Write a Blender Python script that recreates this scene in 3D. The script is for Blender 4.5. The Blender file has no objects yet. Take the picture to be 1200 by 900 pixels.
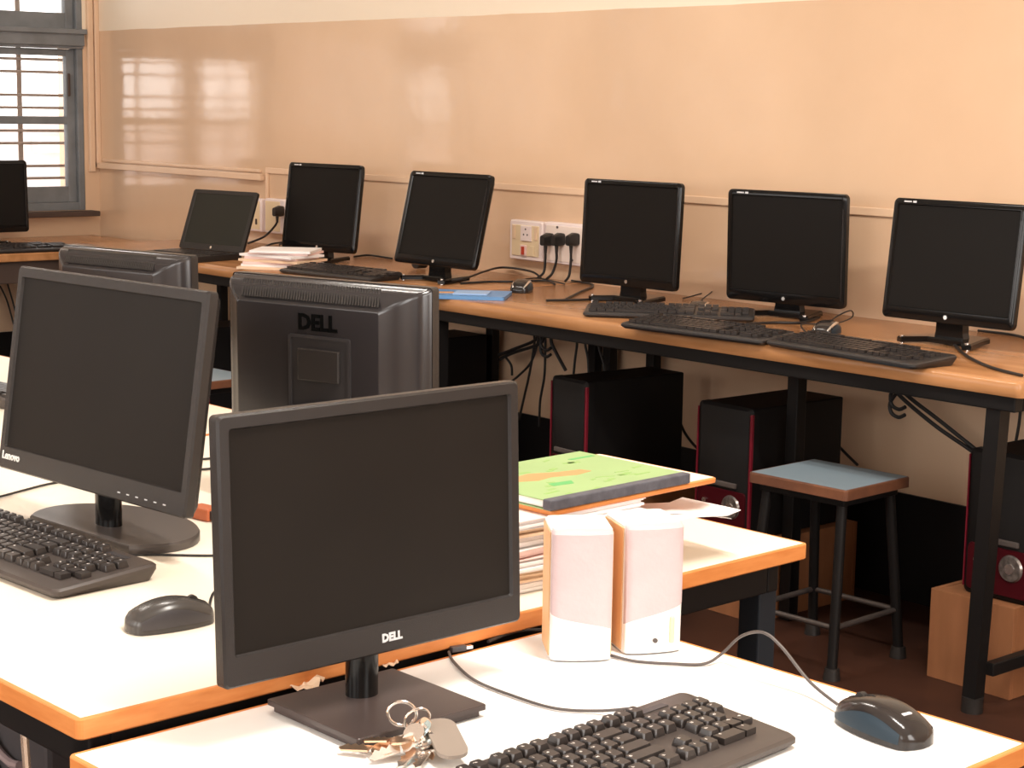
import bpy, bmesh, math, random
from mathutils import Vector, Matrix
random.seed(7)
C = bpy.context.scene.collection
PI = math.pi
R = math.radians

# ------------------------------------------------------------------ camera
CAM = Vector((7.400, -3.919, 1.305)); FPX = 2126.1
YAW, PITCH, ROLL = 0.85954, 0.15281, 0.01592
def cam_basis():
    f = Vector((-math.sin(YAW)*math.cos(PITCH), math.cos(YAW)*math.cos(PITCH), -math.sin(PITCH)))
    r = Vector((math.cos(YAW), math.sin(YAW), 0)); u = r.cross(f)
    c, s = math.cos(ROLL), math.sin(ROLL)
    return c*r+s*u, c*u-s*r, f
CR, CU, CF = cam_basis()
cd = bpy.data.cameras.new('camera'); cam = bpy.data.objects.new('camera', cd); C.objects.link(cam)
cd.sensor_width = 36; cd.sensor_fit = 'HORIZONTAL'; cd.lens = FPX/1200*36; cd.clip_start = .05; cd.clip_end = 200
m = Matrix((CR, CU, -CF)).transposed().to_4x4(); m.translation = CAM
cam.matrix_world = m
bpy.context.scene.camera = cam
def at(px, py, z):
    """point on the horizontal plane at height z seen at that place of the photo"""
    d = CF + CR*((px-600)/FPX) - CU*((py-450)/FPX)
    return CAM + d*((z-CAM.z)/d.z)
def aty(px, py, y):
    d = CF + CR*((px-600)/FPX) - CU*((py-450)/FPX)
    return CAM + d*((y-CAM.y)/d.y)

# ------------------------------------------------------------------ materials
MATS = {}
def mat(name, col, rough=.5, metal=0, spec=.38, noise=0, scale=30, bump=0, coat=0, emit=None, stretch=None, col2=None, bscale=None, blur=0):
    if name in MATS: return MATS[name]
    ma = bpy.data.materials.new(name); ma.use_nodes = True; nt = ma.node_tree; b = nt.nodes['Principled BSDF']
    def s(k, v):
        if k in b.inputs: b.inputs[k].default_value = v
    s('Base Color', (*col, 1)); s('Roughness', rough); s('Metallic', metal); s('Specular IOR Level', spec)
    s('Coat Weight', coat); s('Coat Roughness', .08)
    if emit: s('Emission Color', (*emit[0], 1)); s('Emission Strength', emit[1])
    if noise or bump or col2:
        tc = nt.nodes.new('ShaderNodeTexCoord'); mp = nt.nodes.new('ShaderNodeMapping')
        nt.links.new(tc.outputs['Object'], mp.inputs['Vector'])
        if stretch: mp.inputs['Scale'].default_value = stretch
        n = nt.nodes.new('ShaderNodeTexNoise'); n.inputs['Scale'].default_value = scale; n.inputs['Detail'].default_value = 5
        nt.links.new(mp.outputs[0], n.inputs['Vector'])
        if noise or col2:
            cr = nt.nodes.new('ShaderNodeValToRGB')
            c2 = col2 if col2 else tuple(c*(1-noise) for c in col)
            cr.color_ramp.elements[0].position = .35; cr.color_ramp.elements[1].position = .65
            cr.color_ramp.elements[0].color = (*c2, 1); cr.color_ramp.elements[1].color = (*col, 1)
            nt.links.new(n.outputs['Fac'], cr.inputs[0]); nt.links.new(cr.outputs[0], b.inputs['Base Color'])
        if bump:
            bp = nt.nodes.new('ShaderNodeBump'); bp.inputs['Strength'].default_value = bump; bp.inputs['Distance'].default_value = .002
            n2 = nt.nodes.new('ShaderNodeTexNoise'); n2.inputs['Scale'].default_value = bscale or scale*4; n2.inputs['Detail'].default_value = 3
            nt.links.new(mp.outputs[0], n2.inputs['Vector'])
            nt.links.new(n2.outputs['Fac'], bp.inputs['Height']); nt.links.new(bp.outputs[0], b.inputs['Normal'])
    MATS[name] = ma; return ma
BLK  = mat('black_plastic', (.022,.019,.018), .42, noise=.2, scale=40)
BLKM = mat('matte_black_plastic', (.024,.0205,.0195), .26, spec=.32, bump=.25, scale=300)
GLOSS= mat('gloss_black_plastic', (.006,.0055,.0055), .16, spec=.25)
SCR  = mat('dark_screen', (.0145,.0118,.0100), .42, spec=.12, noise=.12, scale=6)
SCRF = mat('wall_monitor_screen', (.008,.0068,.006), .4, spec=.12)
HOUS = mat('charcoal_housing', (.022,.019,.020), .22, spec=.5)
KEY  = mat('key_plastic', (.036,.030,.028), .30)
KBB  = mat('keyboard_case', (.060,.048,.043), .38)
KBF  = mat('far_keyboard_case', (.032,.029,.029), .38)
SIL  = mat('silver', (.75,.73,.72), .25, 1)
SILW = mat('silver_print', (.62,.62,.64), .4)
STEEL= mat('key_steel', (.82,.74,.68), .22, 1)
GOLD = mat('key_brass', (.80,.55,.38), .28, 1)
BLUK = mat('blue_steel', (.35,.45,.47), .35, .6)
TAG  = mat('worn_tag', (.25,.205,.17), .5)
FRAME= mat('black_painted_steel', (.009,.008,.008), .45, spec=.2)
LEGB = mat('blue_black_steel', (.014,.018,.024), .5, spec=.25)
WHITE= mat('white_laminate', (.86,.85,.83), .38, noise=.03, scale=3)
CREAM= mat('cream_laminate', (.90,.81,.68), .36, noise=.04, scale=3)
EDGE = mat('orange_wood_edge', (.70,.27,.08), .45, col2=(.60,.20,.05), scale=14, stretch=(1,1,6))
DESK = mat('varnished_desk_wood', (.50,.245,.105), .22, col2=(.36,.165,.065), scale=3.0, stretch=(1,7,7), bump=.05)
DEDGE= mat('desk_wood_edge', (.55,.24,.09), .35, col2=(.40,.15,.05), scale=6, stretch=(1,6,6))
CRATE= mat('plywood_crate', (.30,.125,.055), .6, col2=(.24,.10,.042), scale=5, stretch=(4,4,1))
BLUT = mat('blue_grey_laminate', (.27,.35,.41), .4, noise=.10, scale=5)
BRNW = mat('brown_wood_edge', (.20,.08,.04), .5, col2=(.12,.05,.03), scale=12)
RED  = mat('dark_red_plastic', (.17,.008,.02), .35)
REDG = mat('red_gloss_front', (.05,.003,.006), .3, spec=.2)
TOWER= mat('tower_case', (.009,.008,.008), .5, spec=.15)
PLATE= mat('ivory_plastic', (.86,.72,.64), .4)
PLATW= mat('pinkish_white_plastic', (.88,.76,.74), .35)
YEL  = mat('aged_cream_plastic', (.80,.64,.42), .4)
ORR  = mat('red_switch', (.50,.05,.02), .4)
CAB  = mat('grey_cable', (.085,.070,.065), .5)
CABB = mat('black_cable', (.018,.015,.014), .5)
BLUF = mat('window_paint', (.21,.225,.24), .5, noise=.25, scale=9, bump=.2)
SILL = mat('dark_sill', (.07,.045,.035), .6)
ROD  = mat('window_grille', (.32,.25,.21), .6)
TRUNK= mat('painted_trunking', (.765,.54,.37), .35)
GREEN= mat('book_cover_green', (.30,.43,.19), .5, spec=.3, noise=.08, scale=9)
BIND = mat('book_binding', (.10,.10,.12), .6, noise=.3, scale=60)
PAPW = mat('paper_white', (.88,.84,.83), .7)
PAPP = mat('paper_pink', (.84,.62,.58), .7)
PAPB = mat('paper_buff', (.80,.58,.40), .7)
ORNG = mat('book_print_orange', (.55,.27,.11), .5)
GRN2 = mat('book_print_green', (.10,.38,.12), .5)
MAUV = mat('grille_cloth', (.56,.43,.44), .75, noise=.05, scale=25, bump=.3)
SPW  = mat('white_speaker_plastic', (.86,.83,.81), .35)
SPO  = mat('tan_speaker_side', (.80,.48,.25), .5)
SPG  = mat('speaker_gap_grey', (.40,.33,.33), .6)
BLUP = mat('blue_folder', (.12,.28,.55), .4)
MSIDE= mat('mouse_side_blue_grey', (.022,.036,.050), .45, spec=.2)
MTOP = mat('mouse_gloss_black', (.022,.018,.017), .16)
MGRY = mat('mouse_dark_grey', (.050,.045,.042), .25)
LEGD = mat('key_legend', (.75,.70,.66), .5)
GREY = mat('worn_grey_plastic', (.055,.050,.053), .4, noise=.2, scale=8)
PINKB= mat('outside_masonry', (.66,.58,.56), .9, noise=.25, scale=.9)
PCB  = mat('silver_dial', (.35,.32,.30), .3, .8, noise=.5, scale=90)

# ------------------------------------------------------------------ mesh helpers
def new(): return bmesh.new()
def xf(bm, verts, M):
    if M is not None: bmesh.ops.transform(bm, matrix=M, verts=verts)
def box(bm, c, s, bev=0, M=None, seg=2):
    r = bmesh.ops.create_cube(bm, size=1); v = r['verts']
    for q in v: q.co = Vector((q.co.x*s[0]+c[0], q.co.y*s[1]+c[1], q.co.z*s[2]+c[2]))
    if bev:
        es = list({e for q in v for e in q.link_edges})
        rr = bmesh.ops.bevel(bm, geom=es, offset=bev, segments=seg, affect='EDGES', profile=.5)
        v = list({q for f in rr['faces'] for q in f.verts} | {q for q in v if q.is_valid})
    xf(bm, v, M); return bm
def loft(bm, loops, cap=(True, True), M=None, closed=True):
    rows = []
    for lp in loops: rows.append([bm.verts.new(Vector(p)) for p in lp])
    n = len(rows[0])
    for a, b in zip(rows, rows[1:]):
        for i in range(n if closed else n-1):
            j = (i+1) % n
            try: bm.faces.new((a[i], a[j], b[j], b[i]))
            except ValueError: pass
    if cap[0]: bm.faces.new(rows[0][::-1])
    if cap[1]: bm.faces.new(rows[-1])
    xf(bm, [v for r in rows for v in r], M); return bm
def rr2(x0, x1, z0, z1, r, n=5):
    pts = []
    r = max(r, 1e-5)
    for cx, cz, a0 in ((x1-r, z1-r, 0), (x0+r, z1-r, 90), (x0+r, z0+r, 180), (x1-r, z0+r, 270)):
        for k in range(n+1):
            a = R(a0+90*k/n); pts.append((cx+r*math.cos(a), cz+r*math.sin(a)))
    return pts
def rrect(x0, x1, z0, z1, r, y, n=5): return [(x, y, z) for x, z in rr2(x0, x1, z0, z1, r, n)]
def rrectz(x0, x1, y0, y1, r, z, n=5): return [(x, y, z) for x, y in rr2(x0, x1, y0, y1, r, n)]
def tube(bm, pts, r, n=8, M=None, cap=True, smooth=True, r2=None):
    P = [Vector(p) for p in pts]
    if smooth and len(P) > 2:
        Q = []
        for i in range(len(P)-1):
            p0 = P[max(i-1,0)]; p1 = P[i]; p2 = P[i+1]; p3 = P[min(i+2,len(P)-1)]
            for k in range(8):
                t = k/8
                Q.append(.5*((2*p1)+(-p0+p2)*t+(2*p0-5*p1+4*p2-p3)*t*t+(-p0+3*p1-3*p2+p3)*t**3))
        Q.append(P[-1]); P = Q
    loops = []; up = Vector((0,0,1)); prev = None
    for i, p in enumerate(P):
        t = (P[min(i+1,len(P)-1)]-P[max(i-1,0)])
        if t.length < 1e-9: t = Vector((0,0,1))
        t.normalize()
        a = prev if prev is not None else (up if abs(t.z) < .9 else Vector((1,0,0)))
        a = (a - t*a.dot(t))
        if a.length < 1e-6: a = t.orthogonal()
        a.normalize(); b = t.cross(a); prev = a
        rad = r if r2 is None else r+(r2-r)*i/(len(P)-1)
        loops.append([p+(a*math.cos(2*PI*k/n)+b*math.sin(2*PI*k/n))*rad for k in range(n)])
    return loft(bm, loops, (cap, cap), M)
def cyl(bm, p0, p1, r, n=20, M=None, r2=None): return tube(bm, [p0, p1], r, n, M, True, False, r2)
def prism(bm, poly, z0, z1, M=None):
    return loft(bm, [[(x,y,z0) for x,y in poly], [(x,y,z1) for x,y in poly]], (True,True), M)
def torus(bm, c, R0, r, M=None, n=20, k=8, ax=(1,0,0), ay=(0,1,0)):
    ax=Vector(ax); ay=Vector(ay); az=ax.cross(ay); c=Vector(c); rows=[]
    for i in range(n):
        a=2*PI*i/n; d=ax*math.cos(a)+ay*math.sin(a)
        rows.append([bm.verts.new(c+d*(R0+r*math.cos(2*PI*j/k))+az*(r*math.sin(2*PI*j/k))) for j in range(k)])
    for i in range(n):
        for j in range(k):
            bm.faces.new((rows[i][j],rows[(i+1)%n][j],rows[(i+1)%n][(j+1)%k],rows[i][(j+1)%k]))
    xf(bm,[v for r in rows for v in r],M); return bm
def obj(name, bm, ma, parent=None, smooth=False, label=None, kind=None):
    bmesh.ops.recalc_face_normals(bm, faces=bm.faces)
    me = bpy.data.meshes.new(name); bm.to_mesh(me); bm.free()
    if smooth:
        me.shade_smooth() if hasattr(me,'shade_smooth') else None
        try: me.set_sharp_from_angle(angle=R(38))
        except Exception: pass
    me.materials.append(ma)
    o = bpy.data.objects.new(name, me); C.objects.link(o)
    if parent: o.parent = parent
    if label: o['label'] = label
    if kind: o['kind'] = kind
    return o
def thing(name, label, cat, loc=(0,0,0), rz=0, group=None):
    o = bpy.data.objects.new(name, None); C.objects.link(o); o.empty_display_size=.05
    o.location = loc; o.rotation_euler = (0,0,R(rz)); return tag(o, label, cat, group)
def tag(o, label, cat, group=None):
    o['label'] = label; o['category'] = cat
    if group: o['group'] = group
    return o
def struct(name, bm, ma, parent=None, smooth=False):
    o = obj(name, bm, ma, parent, smooth)
    if not parent: o['kind'] = 'structure'
    return o
def text(name, s, size, ma, parent, M, ext=.0004, bold=0):
    cu = bpy.data.curves.new(name, 'FONT'); cu.body = s; cu.size = size; cu.extrude = ext; cu.align_x='CENTER'; cu.align_y='CENTER'; cu.resolution_u = 2
    cu.offset = bold
    t = bpy.data.objects.new(name, cu); C.objects.link(t)
    dg = bpy.context.evaluated_depsgraph_get(); me = bpy.data.meshes.new_from_object(t.evaluated_get(dg))
    bpy.data.objects.remove(t)
    me.transform(M); me.materials.clear(); me.materials.append(ma); me.name = name
    o = bpy.data.objects.new(name, me); C.objects.link(o); o.parent = parent
    return o
RX90 = Matrix.Rotation(R(90), 4, 'X')
def copytree(o, parent=None):
    c = o.copy(); C.objects.link(c)
    if parent: c.parent = parent
    for ch in list(o.children): copytree(ch, c)
    return c

# ------------------------------------------------------------------ room shell
WX, WY, H = 9.4, -6.0, 3.2
bm = new(); box(bm, (WX/2, WY/2, -.05), (WX+.6, -WY+.6, .1)); struct('floor', bm, mat('red_brown_floor', (.060,.024,.015), .45, spec=.2, col2=(.032,.014,.010), scale=2.6, bump=.1))
bm = new(); box(bm, (WX/2, WY/2, H+.05), (WX+.6, -WY+.6, .1)); struct('ceiling', bm, mat('ceiling_paint', (.85,.78,.70), .8))
# back wall: glossy dado paint below z=1.6, matt lighter paint above
wm = bpy.data.materials.new('wall_paint'); wm.use_nodes = True; nt = wm.node_tree; b = nt.nodes['Principled BSDF']
g = nt.nodes.new('ShaderNodeNewGeometry'); sx = nt.nodes.new('ShaderNodeSeparateXYZ'); nt.links.new(g.outputs['Position'], sx.inputs[0])
n0 = nt.nodes.new('ShaderNodeTexNoise'); n0.inputs['Scale'].default_value = 2.2; n0.inputs['Detail'].default_value = 4; nt.links.new(g.outputs['Position'], n0.inputs['Vector'])
mr = nt.nodes.new('ShaderNodeMath'); mr.operation='MULTIPLY_ADD'; mr.inputs[1].default_value=.012; nt.links.new(n0.outputs['Fac'], mr.inputs[0]); nt.links.new(sx.outputs['Z'], mr.inputs[2])
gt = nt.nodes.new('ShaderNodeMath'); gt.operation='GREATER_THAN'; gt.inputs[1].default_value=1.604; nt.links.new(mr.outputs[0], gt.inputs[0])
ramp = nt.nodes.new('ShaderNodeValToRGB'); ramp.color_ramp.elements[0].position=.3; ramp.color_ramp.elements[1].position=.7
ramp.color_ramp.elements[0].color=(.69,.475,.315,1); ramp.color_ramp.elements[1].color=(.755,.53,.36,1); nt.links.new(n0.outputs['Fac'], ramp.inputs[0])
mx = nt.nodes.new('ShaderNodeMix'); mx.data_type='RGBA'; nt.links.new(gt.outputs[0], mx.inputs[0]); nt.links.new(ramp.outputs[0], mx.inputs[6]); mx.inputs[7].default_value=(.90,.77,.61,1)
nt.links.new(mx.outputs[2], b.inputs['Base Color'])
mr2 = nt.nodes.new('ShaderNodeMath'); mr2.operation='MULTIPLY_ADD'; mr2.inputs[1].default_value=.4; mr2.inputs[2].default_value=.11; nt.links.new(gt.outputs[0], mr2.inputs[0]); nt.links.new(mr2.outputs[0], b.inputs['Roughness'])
n3 = nt.nodes.new('ShaderNodeTexNoise'); n3.inputs['Scale'].default_value = 9; n3.inputs['Detail'].default_value = 2; nt.links.new(g.outputs['Position'], n3.inputs['Vector'])
bp = nt.nodes.new('ShaderNodeBump'); bp.inputs['Strength'].default_value=.10; bp.inputs['Distance'].default_value=.01; nt.links.new(n3.outputs['Fac'], bp.inputs['Height']); nt.links.new(bp.outputs[0], b.inputs['Normal'])
WALL = wm; b.inputs['Specular IOR Level'].default_value=1.0
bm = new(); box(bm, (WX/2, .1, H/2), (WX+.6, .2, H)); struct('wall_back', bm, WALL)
DK = mat('dark_skirting_paint', (.008,.007,.007), .45, spec=.2)
bm = new(); box(bm, (WX/2, -.004, .145), (WX, .008, .29)); struct('baseboard_back', bm, DK)
bm = new(); box(bm, (.004, WY/2, .145), (.008, -WY-.1, .29)); struct('baseboard_left', bm, DK)
# left wall with window openings (and opposite wall with its own windows)
WT = .24
def holed_wall(name, axis, pos, a0, a1, holes, outward):
    bm = new(); cur = a0
    def bx(u0,u1,z0,z1):
        if u1-u0<1e-4 or z1-z0<1e-4: return
        p = pos+outward*WT/2
        if axis=='x': box(bm, (p,(u0+u1)/2,(z0+z1)/2), (WT,u1-u0,z1-z0))
        else: box(bm, ((u0+u1)/2,p,(z0+z1)/2), (u1-u0,WT,z1-z0))
    for u0,u1,z0,z1 in sorted(holes):
        bx(cur,u0,0,H); bx(u0,u1,0,z0); bx(u0,u1,z1,H); cur=u1
    bx(cur,a1,0,H); return struct(name, bm, WALL)
wins = [(-.93,-.070), (-2.15,-1.66), (-3.72,-3.00), (-5.5,-4.75)]
holed_wall('wall_left', 'x', 0, WY, 0, [(a,b_,.81,2.25) for a,b_ in wins], -1)
fw = [(1.2,2.6), (3.6,5.0), (5.7,7.1), (7.7,9.0)]
holed_wall('wall_front', 'y', WY, 0, WX, [(a,b_,.95,2.5) for a,b_ in fw], -1)

rw=(-3.0,-1.7)
holed_wall('wall_right', 'x', WX, WY, 0, [(rw[0],rw[1],.95,2.5)], 1)
def window(idx, y0, y1):
    root = bpy.data.objects.new('window_%d' % idx, None); C.objects.link(root); root['kind']='structure'; root.location=(0,0,0)
    z0, zt, z1 = .81, 1.545, 2.25; xi = -.035
    ym = (y0+y1)/2
    bm = new()
    for (a,b_,c,d) in ((y0,y0+.03,z0,z1),(y1-.03,y1,z0,z1),(y0+.029,y1-.029,z0,z0+.035),(y0+.029,y1-.029,z1-.04,z1)):
        box(bm, (xi,(a+b_)/2,(c+d)/2), (.07,b_-a,d-c), .004)
    o = obj('window_frame', bm, BLUF, root)
    bm = new(); box(bm, (xi+.012,ym,zt+.01), (.09,y1-y0,.055), .004); box(bm, (xi+.02,ym,zt+.045), (.11,y1-y0+.01,.022), .004); box(bm,(xi+.006,ym,zt-.022),(.08,y1-y0,.012),.003)
    obj('transom', bm, BLUF, root)
    for zb, zu, mid in ((z0+.035, zt-.03, True), (zt+.055, z1-.04, False)):
        one = (y1-y0)<.55
        for s in ((1,) if one else (0,1)):
            a = y0+.03 if (s==0 or one) else ym+.002; b_ = ym-.002 if s==0 else y1-.03
            bm = new(); st=.040
            for (p,q,c,d) in ((a,a+st,zb,zu),(b_-st,b_,zb,zu),(a+st-.001,b_-st+.001,zb,zb+.07),(a+st-.001,b_-st+.001,zu-(.03 if mid else .04),zu)):
                box(bm, (xi-.004,(p+q)/2,(c+d)/2), (.035,q-p,d-c), .003)
            if mid: box(bm, (xi-.004,(a+b_)/2,1.205), (.032,b_-a-2*st+.002,.034), .003)
            sa = obj('sash', bm, BLUF, root)
            if mid:
                bm = new(); box(bm, (xi+.02,b_-st+.008 if s else a+st-.008,1.36),(.012,.012,.10),.004); obj('window_handle', bm, SILL, sa)
            bm = new(); box(bm, (xi-.006,(a+b_)/2,(zb+zu)/2),(.003,b_-a-2*st+.01,zu-zb-.06))
            gm = bpy.data.materials.get('pane_glass')
            if not gm:
                gm = bpy.data.materials.new('pane_glass'); gm.use_nodes=True; n=gm.node_tree; n.nodes.clear()
                o_=n.nodes.new('ShaderNodeOutputMaterial'); t=n.nodes.new('ShaderNodeBsdfTransparent'); gl=n.nodes.new('ShaderNodeBsdfGlossy'); gl.inputs['Roughness'].default_value=.02
                f=n.nodes.new('ShaderNodeFresnel'); f.inputs[0].default_value=1.45; mi=n.nodes.new('ShaderNodeMixShader')
                n.links.new(f.outputs[0],mi.inputs[0]); n.links.new(t.outputs[0],mi.inputs[1]); n.links.new(gl.outputs[0],mi.inputs[2]); n.links.new(mi.outputs[0],o_.inputs[0])
            obj('glass_pane', bm, gm, sa)
    # security grille outside the sashes
    bm = new(); xg=-.16
    for z in (1.455+.015,1.403+.012,1.306+.007,1.254+.004,1.157,1.105-.003,1.011-.01,.959-.012,.88,1.66,1.75,1.84,1.93,2.02,2.11):
        cyl(bm, (xg,y0-.02,z), (xg,y1+.02,z), .0065, 8)
    for y in (y1-.222, y0+.16, ym):
        box(bm, (xg-.01,y,(z0+z1)/2), (.006,.022,z1-z0+.02))
    obj('window_grille', bm, ROD, root)
    bm = new(); box(bm, (.005,ym,z0-.012),(.15,y1-y0+.06,.022),.003); obj('window_sill', bm, SILL, root)
    return root
for i,(a,b_) in enumerate(wins): window(i+1, a, b_)
# plain frames for the windows behind the camera
for i,(a,b_) in enumerate(fw):
    root = bpy.data.objects.new('window_%d' % (i+5), None); C.objects.link(root); root['kind']='structure'
    bm = new(); y=WY-.05; xm=(a+b_)/2
    for (p,q,c,d) in ((a,a+.05,.95,2.5),(b_-.05,b_,.95,2.5),(xm-.03,xm+.03,.95,2.5),(a,b_,.95,1.0),(a,b_,2.45,2.5),(a,b_,1.9,1.95)):
        box(bm, ((p+q)/2,y,(c+d)/2),(q-p,.05,d-c),.004)
    obj('window_frame', bm, BLUF, root)
root = bpy.data.objects.new('window_9', None); C.objects.link(root); root['kind']='structure'
bm = new(); xx=WX+.05; ym_=(rw[0]+rw[1])/2
for (p,q,c,d) in ((rw[0],rw[0]+.05,.95,2.5),(rw[1]-.05,rw[1],.95,2.5),(ym_-.03,ym_+.03,1.0,2.45),(rw[0]+.05,rw[1]-.05,.95,1.0),(rw[0]+.05,rw[1]-.05,2.45,2.5)):
    box(bm, (xx,(p+q)/2,(c+d)/2),(.05,q-p,d-c),.004)
obj('window_frame', bm, BLUF, root)
# outside
bm = new(); box(bm, (-7,-3,-.4),(3,26,3.1)); 
for k in range(8): box(bm, (-5.45,-12+k*3,.95),(.12,1.3,.12))
o = obj('neighbouring_building', bm, PINKB); tag(o,'pale sunlit masonry building outside, seen through the window grille','building')

# trunking on walls (painted over conduit)
bm = new(); box(bm, (.675,-.011,1.008),(1.35,.022,.026),.003); box(bm,(.69,-.006,1.032),(1.28,.012,.012),.003)
box(bm, (.012,-.011,2.0),(.024,.022,2.0),.003)
struct('trim_1', bm, TRUNK)
bm = new(); box(bm, (1.36+1.53,-.004,1.036),(3.05,.008,.022),.002); struct('trim_2', bm, TRUNK)
bm = new(); box(bm, (.01,-.040,2.09),(.02,.028,2.22),.004); struct('trim_3', bm, TRUNK)
bm = new(); box(bm, (1.377,-.006,.96),(.014,.012,.13),.003); struct('trim_4', bm, TRUNK)

# ------------------------------------------------------------------ socket boards
def board(x0,x1,z0,z1,label,group=None):
    t = thing('switch_board', label, 'socket', ((x0+x1)/2,-.001,(z0+z1)/2), 0, group)
    w,h=(x1-x0),(z1-z0)
    bm=new(); loft(bm,[rrect(-w/2,w/2,-h/2,h/2,.006,0),rrect(-w/2,w/2,-h/2,h/2,.006,-.022),rrect(-w/2+.004,w/2-.004,-h/2+.004,h/2-.004,.005,-.027)])
    obj('backing_box',bm,PLATW,t,True); return t,w,h
t,w,h = board(2.860,3.022,.802,.932,'pinkish-white switch board with a red switch, left of the board with three plugs')
bm=new(); box(bm,(0,-.028,0),(w-.03,.004,h-.03),.001); obj('face_plate',bm,YEL,t)
bm=new(); box(bm,(.008,-.032,.024),(.052,.006,.05),.002); ft=obj('socket',bm,PLATW,t)
bm=new()
for dx,dz in ((0,.014),(-.009,-.004),(.009,-.004)): cyl(bm,(.008+dx,-.0345,.024+dz),(.008+dx,-.0357,.024+dz),.0032,10)
obj('socket_hole',bm,CAB,ft)
bm=new(); box(bm,(-.004,-.032,-.032),(.030,.005,.036),.002); ft=obj('switch',bm,PAPP,t)
bm=new(); box(bm,(-.004,-.036,-.032),(.013,.004,.026),.001); obj('rocker',bm,ORR,ft,label='red rocker of the switch')
for sx_ in (-.058,.058):
    bm=new(); box(bm,(sx_*.93,-.031,.026),(.014,.004,.045),.002); obj('side_module',bm,PAPB,t)
bm=new(); box(bm,(.036,-.031,-.032),(.02,.004,.034),.002); obj('side_module',bm,YEL,t)
t3,w,h = board(3.034,3.243,.802,.935,'pinkish-white socket board on the back wall with three black plugs in it')
bm=new(); box(bm,(0,-.028,0),(w-.02,.003,h-.02),.001); obj('face_plate',bm,PLATE,t3)
bm=new(); cyl(bm,(-.065+.098,-.03,-.048),(-.065+.098,-.033,-.048),.004,10); cyl(bm,(-.04,-.03,.052),(-.04,-.033,.052),.004,10); obj('screw',bm,CAB,t3)
t1,w,h = board(1.235,1.366,.795,.925,'cream socket board partly hidden behind the raised laptop screen')
bm=new(); box(bm,(0,-.028,0),(w-.02,.003,h-.02),.001); obj('face_plate',bm,YEL,t1)
bm=new(); box(bm,(.035,-.031,-.025),(.010,.004,.022),.001); obj('rocker',bm,SILL,t1)
t2,w,h = board(1.390,1.53,.795,.930,'cream socket board with a single black plug, left of the paper-side monitor')
bm=new(); box(bm,(-.01,-.028,0),(w-.04,.003,h-.02),.001); obj('face_plate',bm,YEL,t2)
def plug(x,z,cable,label,group=None):
    t = thing('power_plug',label,'plug',(x,-.03,z),0,group)
    bm=new(); loft(bm,[rrect(-.015,.015,-.02,.018,.009,-.001),rrect(-.016,.016,-.022,.02,.010,-.015),rrect(-.010,.010,-.02,.012,.008,-.04)]); obj('plug_body',bm,BLK,t,True)
    bm=new(); cyl(bm,(0,-.024,-.015),(0,-.024,-.045),.007,10,None,.0045); obj('strain_relief',bm,BLK,t,True)
    bm=new(); tube(bm,[(0,-.024,-.04)]+cable,.0042,8); obj('cable',bm,CABB,t,True); return t
for i,(px,lab) in enumerate(((646,'black plug with hanging cable, leftmost of three in the socket board'),(659,'black plug with hanging cable, middle of three in the socket board'),(676,'black plug half behind the third wall monitor, rightmost of three'))):
    p = aty(px,280,-.03); dz=.755-p.z
    plug(p.x,p.z,[(.000,-.024,-.07),((0,-.012,.0)[i],-.03,dz+.02),((.0,-.01,.01)[i],-.055,dz+.004)],lab)
p=aty(331,247,-.03); plug(p.x,p.z,[(-.01,-.03,-.06),(-.05,-.05,-.10),(-.12,-.08,.757-p.z)],'black plug with slanting cable in the cream socket board behind the papers')

# ------------------------------------------------------------------ furniture
def slab(bm, x0,x1,y0,y1,z0,z1,bev=.003): return box(bm, ((x0+x1)/2,(y0+y1)/2,(z0+z1)/2),(x1-x0,y1-y0,z1-z0),bev)
def table(label, x0,x1,y0,y1,ztop,top, group=None, rz=0, pos=None, thick=.024, legs=((0,0),(0,1),(1,0),(1,1)), legw=.04, skip=()):
    t = thing('computer_table', label, 'table', pos or ((x0+x1)/2,(y0+y1)/2,0), rz, group)
    cx,cy=(x0+x1)/2,(y0+y1)/2; hw,hd=(x1-x0)/2,(y1-y0)/2; e=.006
    bm=new(); slab(bm,-hw+e,hw-e,-hd+e,hd-e,ztop-thick+.002,ztop,.0008); obj('tabletop',bm,top,t)
    bm=new()
    loft(bm,[rrectz(-hw+e,hw-e,-hd+e,hd-e,.004,ztop-.0005),rrectz(-hw+.001,hw-.001,-hd+.001,hd-.001,.008,ztop-.0005),rrectz(-hw,hw,-hd,hd,.009,ztop-.002),rrectz(-hw,hw,-hd,hd,.009,ztop-thick+.002),rrectz(-hw+.002,hw-.002,-hd+.002,hd-.002,.008,ztop-thick),rrectz(-hw+e,hw-e,-hd+e,hd-e,.004,ztop-thick)],(False,False))
    obj('edge_band',bm,EDGE,t,False)
    za=ztop-thick
    bm=new(); i=.03; d=.05
    slab(bm,-hw+i,hw-i,-hd+i,-hd+i+.025,za-d,za); slab(bm,-hw+i,hw-i,hd-i-.025,hd-i,za-d,za); slab(bm,-hw+i,-hw+i+.025,-hd+i+.025,hd-i-.025,za-d,za); slab(bm,hw-i-.025,hw-i,-hd+i+.025,hd-i-.025,za-d,za)
    obj('apron',bm,FRAME,t)
    for k,(a,b_) in enumerate(legs):
        if k in skip: continue
        x=(-hw+i+legw/2) if a==0 else hw-i-legw/2-.002; y=(-hd+i+legw/2) if b_==0 else hd-i-legw/2-.0
        bm=new(); slab(bm,x-legw/2,x+legw/2,y-legw/2,y+legw/2,.012,za-.001,.003); lg=obj('leg',bm,LEGB,t)
        bm=new(); slab(bm,x-legw/2-.004,x+legw/2+.004,y-legw/2-.004,y+legw/2+.004,0,.016,.003); obj('rubber_foot',bm,BLK,lg)
    return t
ZM,ZN=.670,.642
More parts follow.
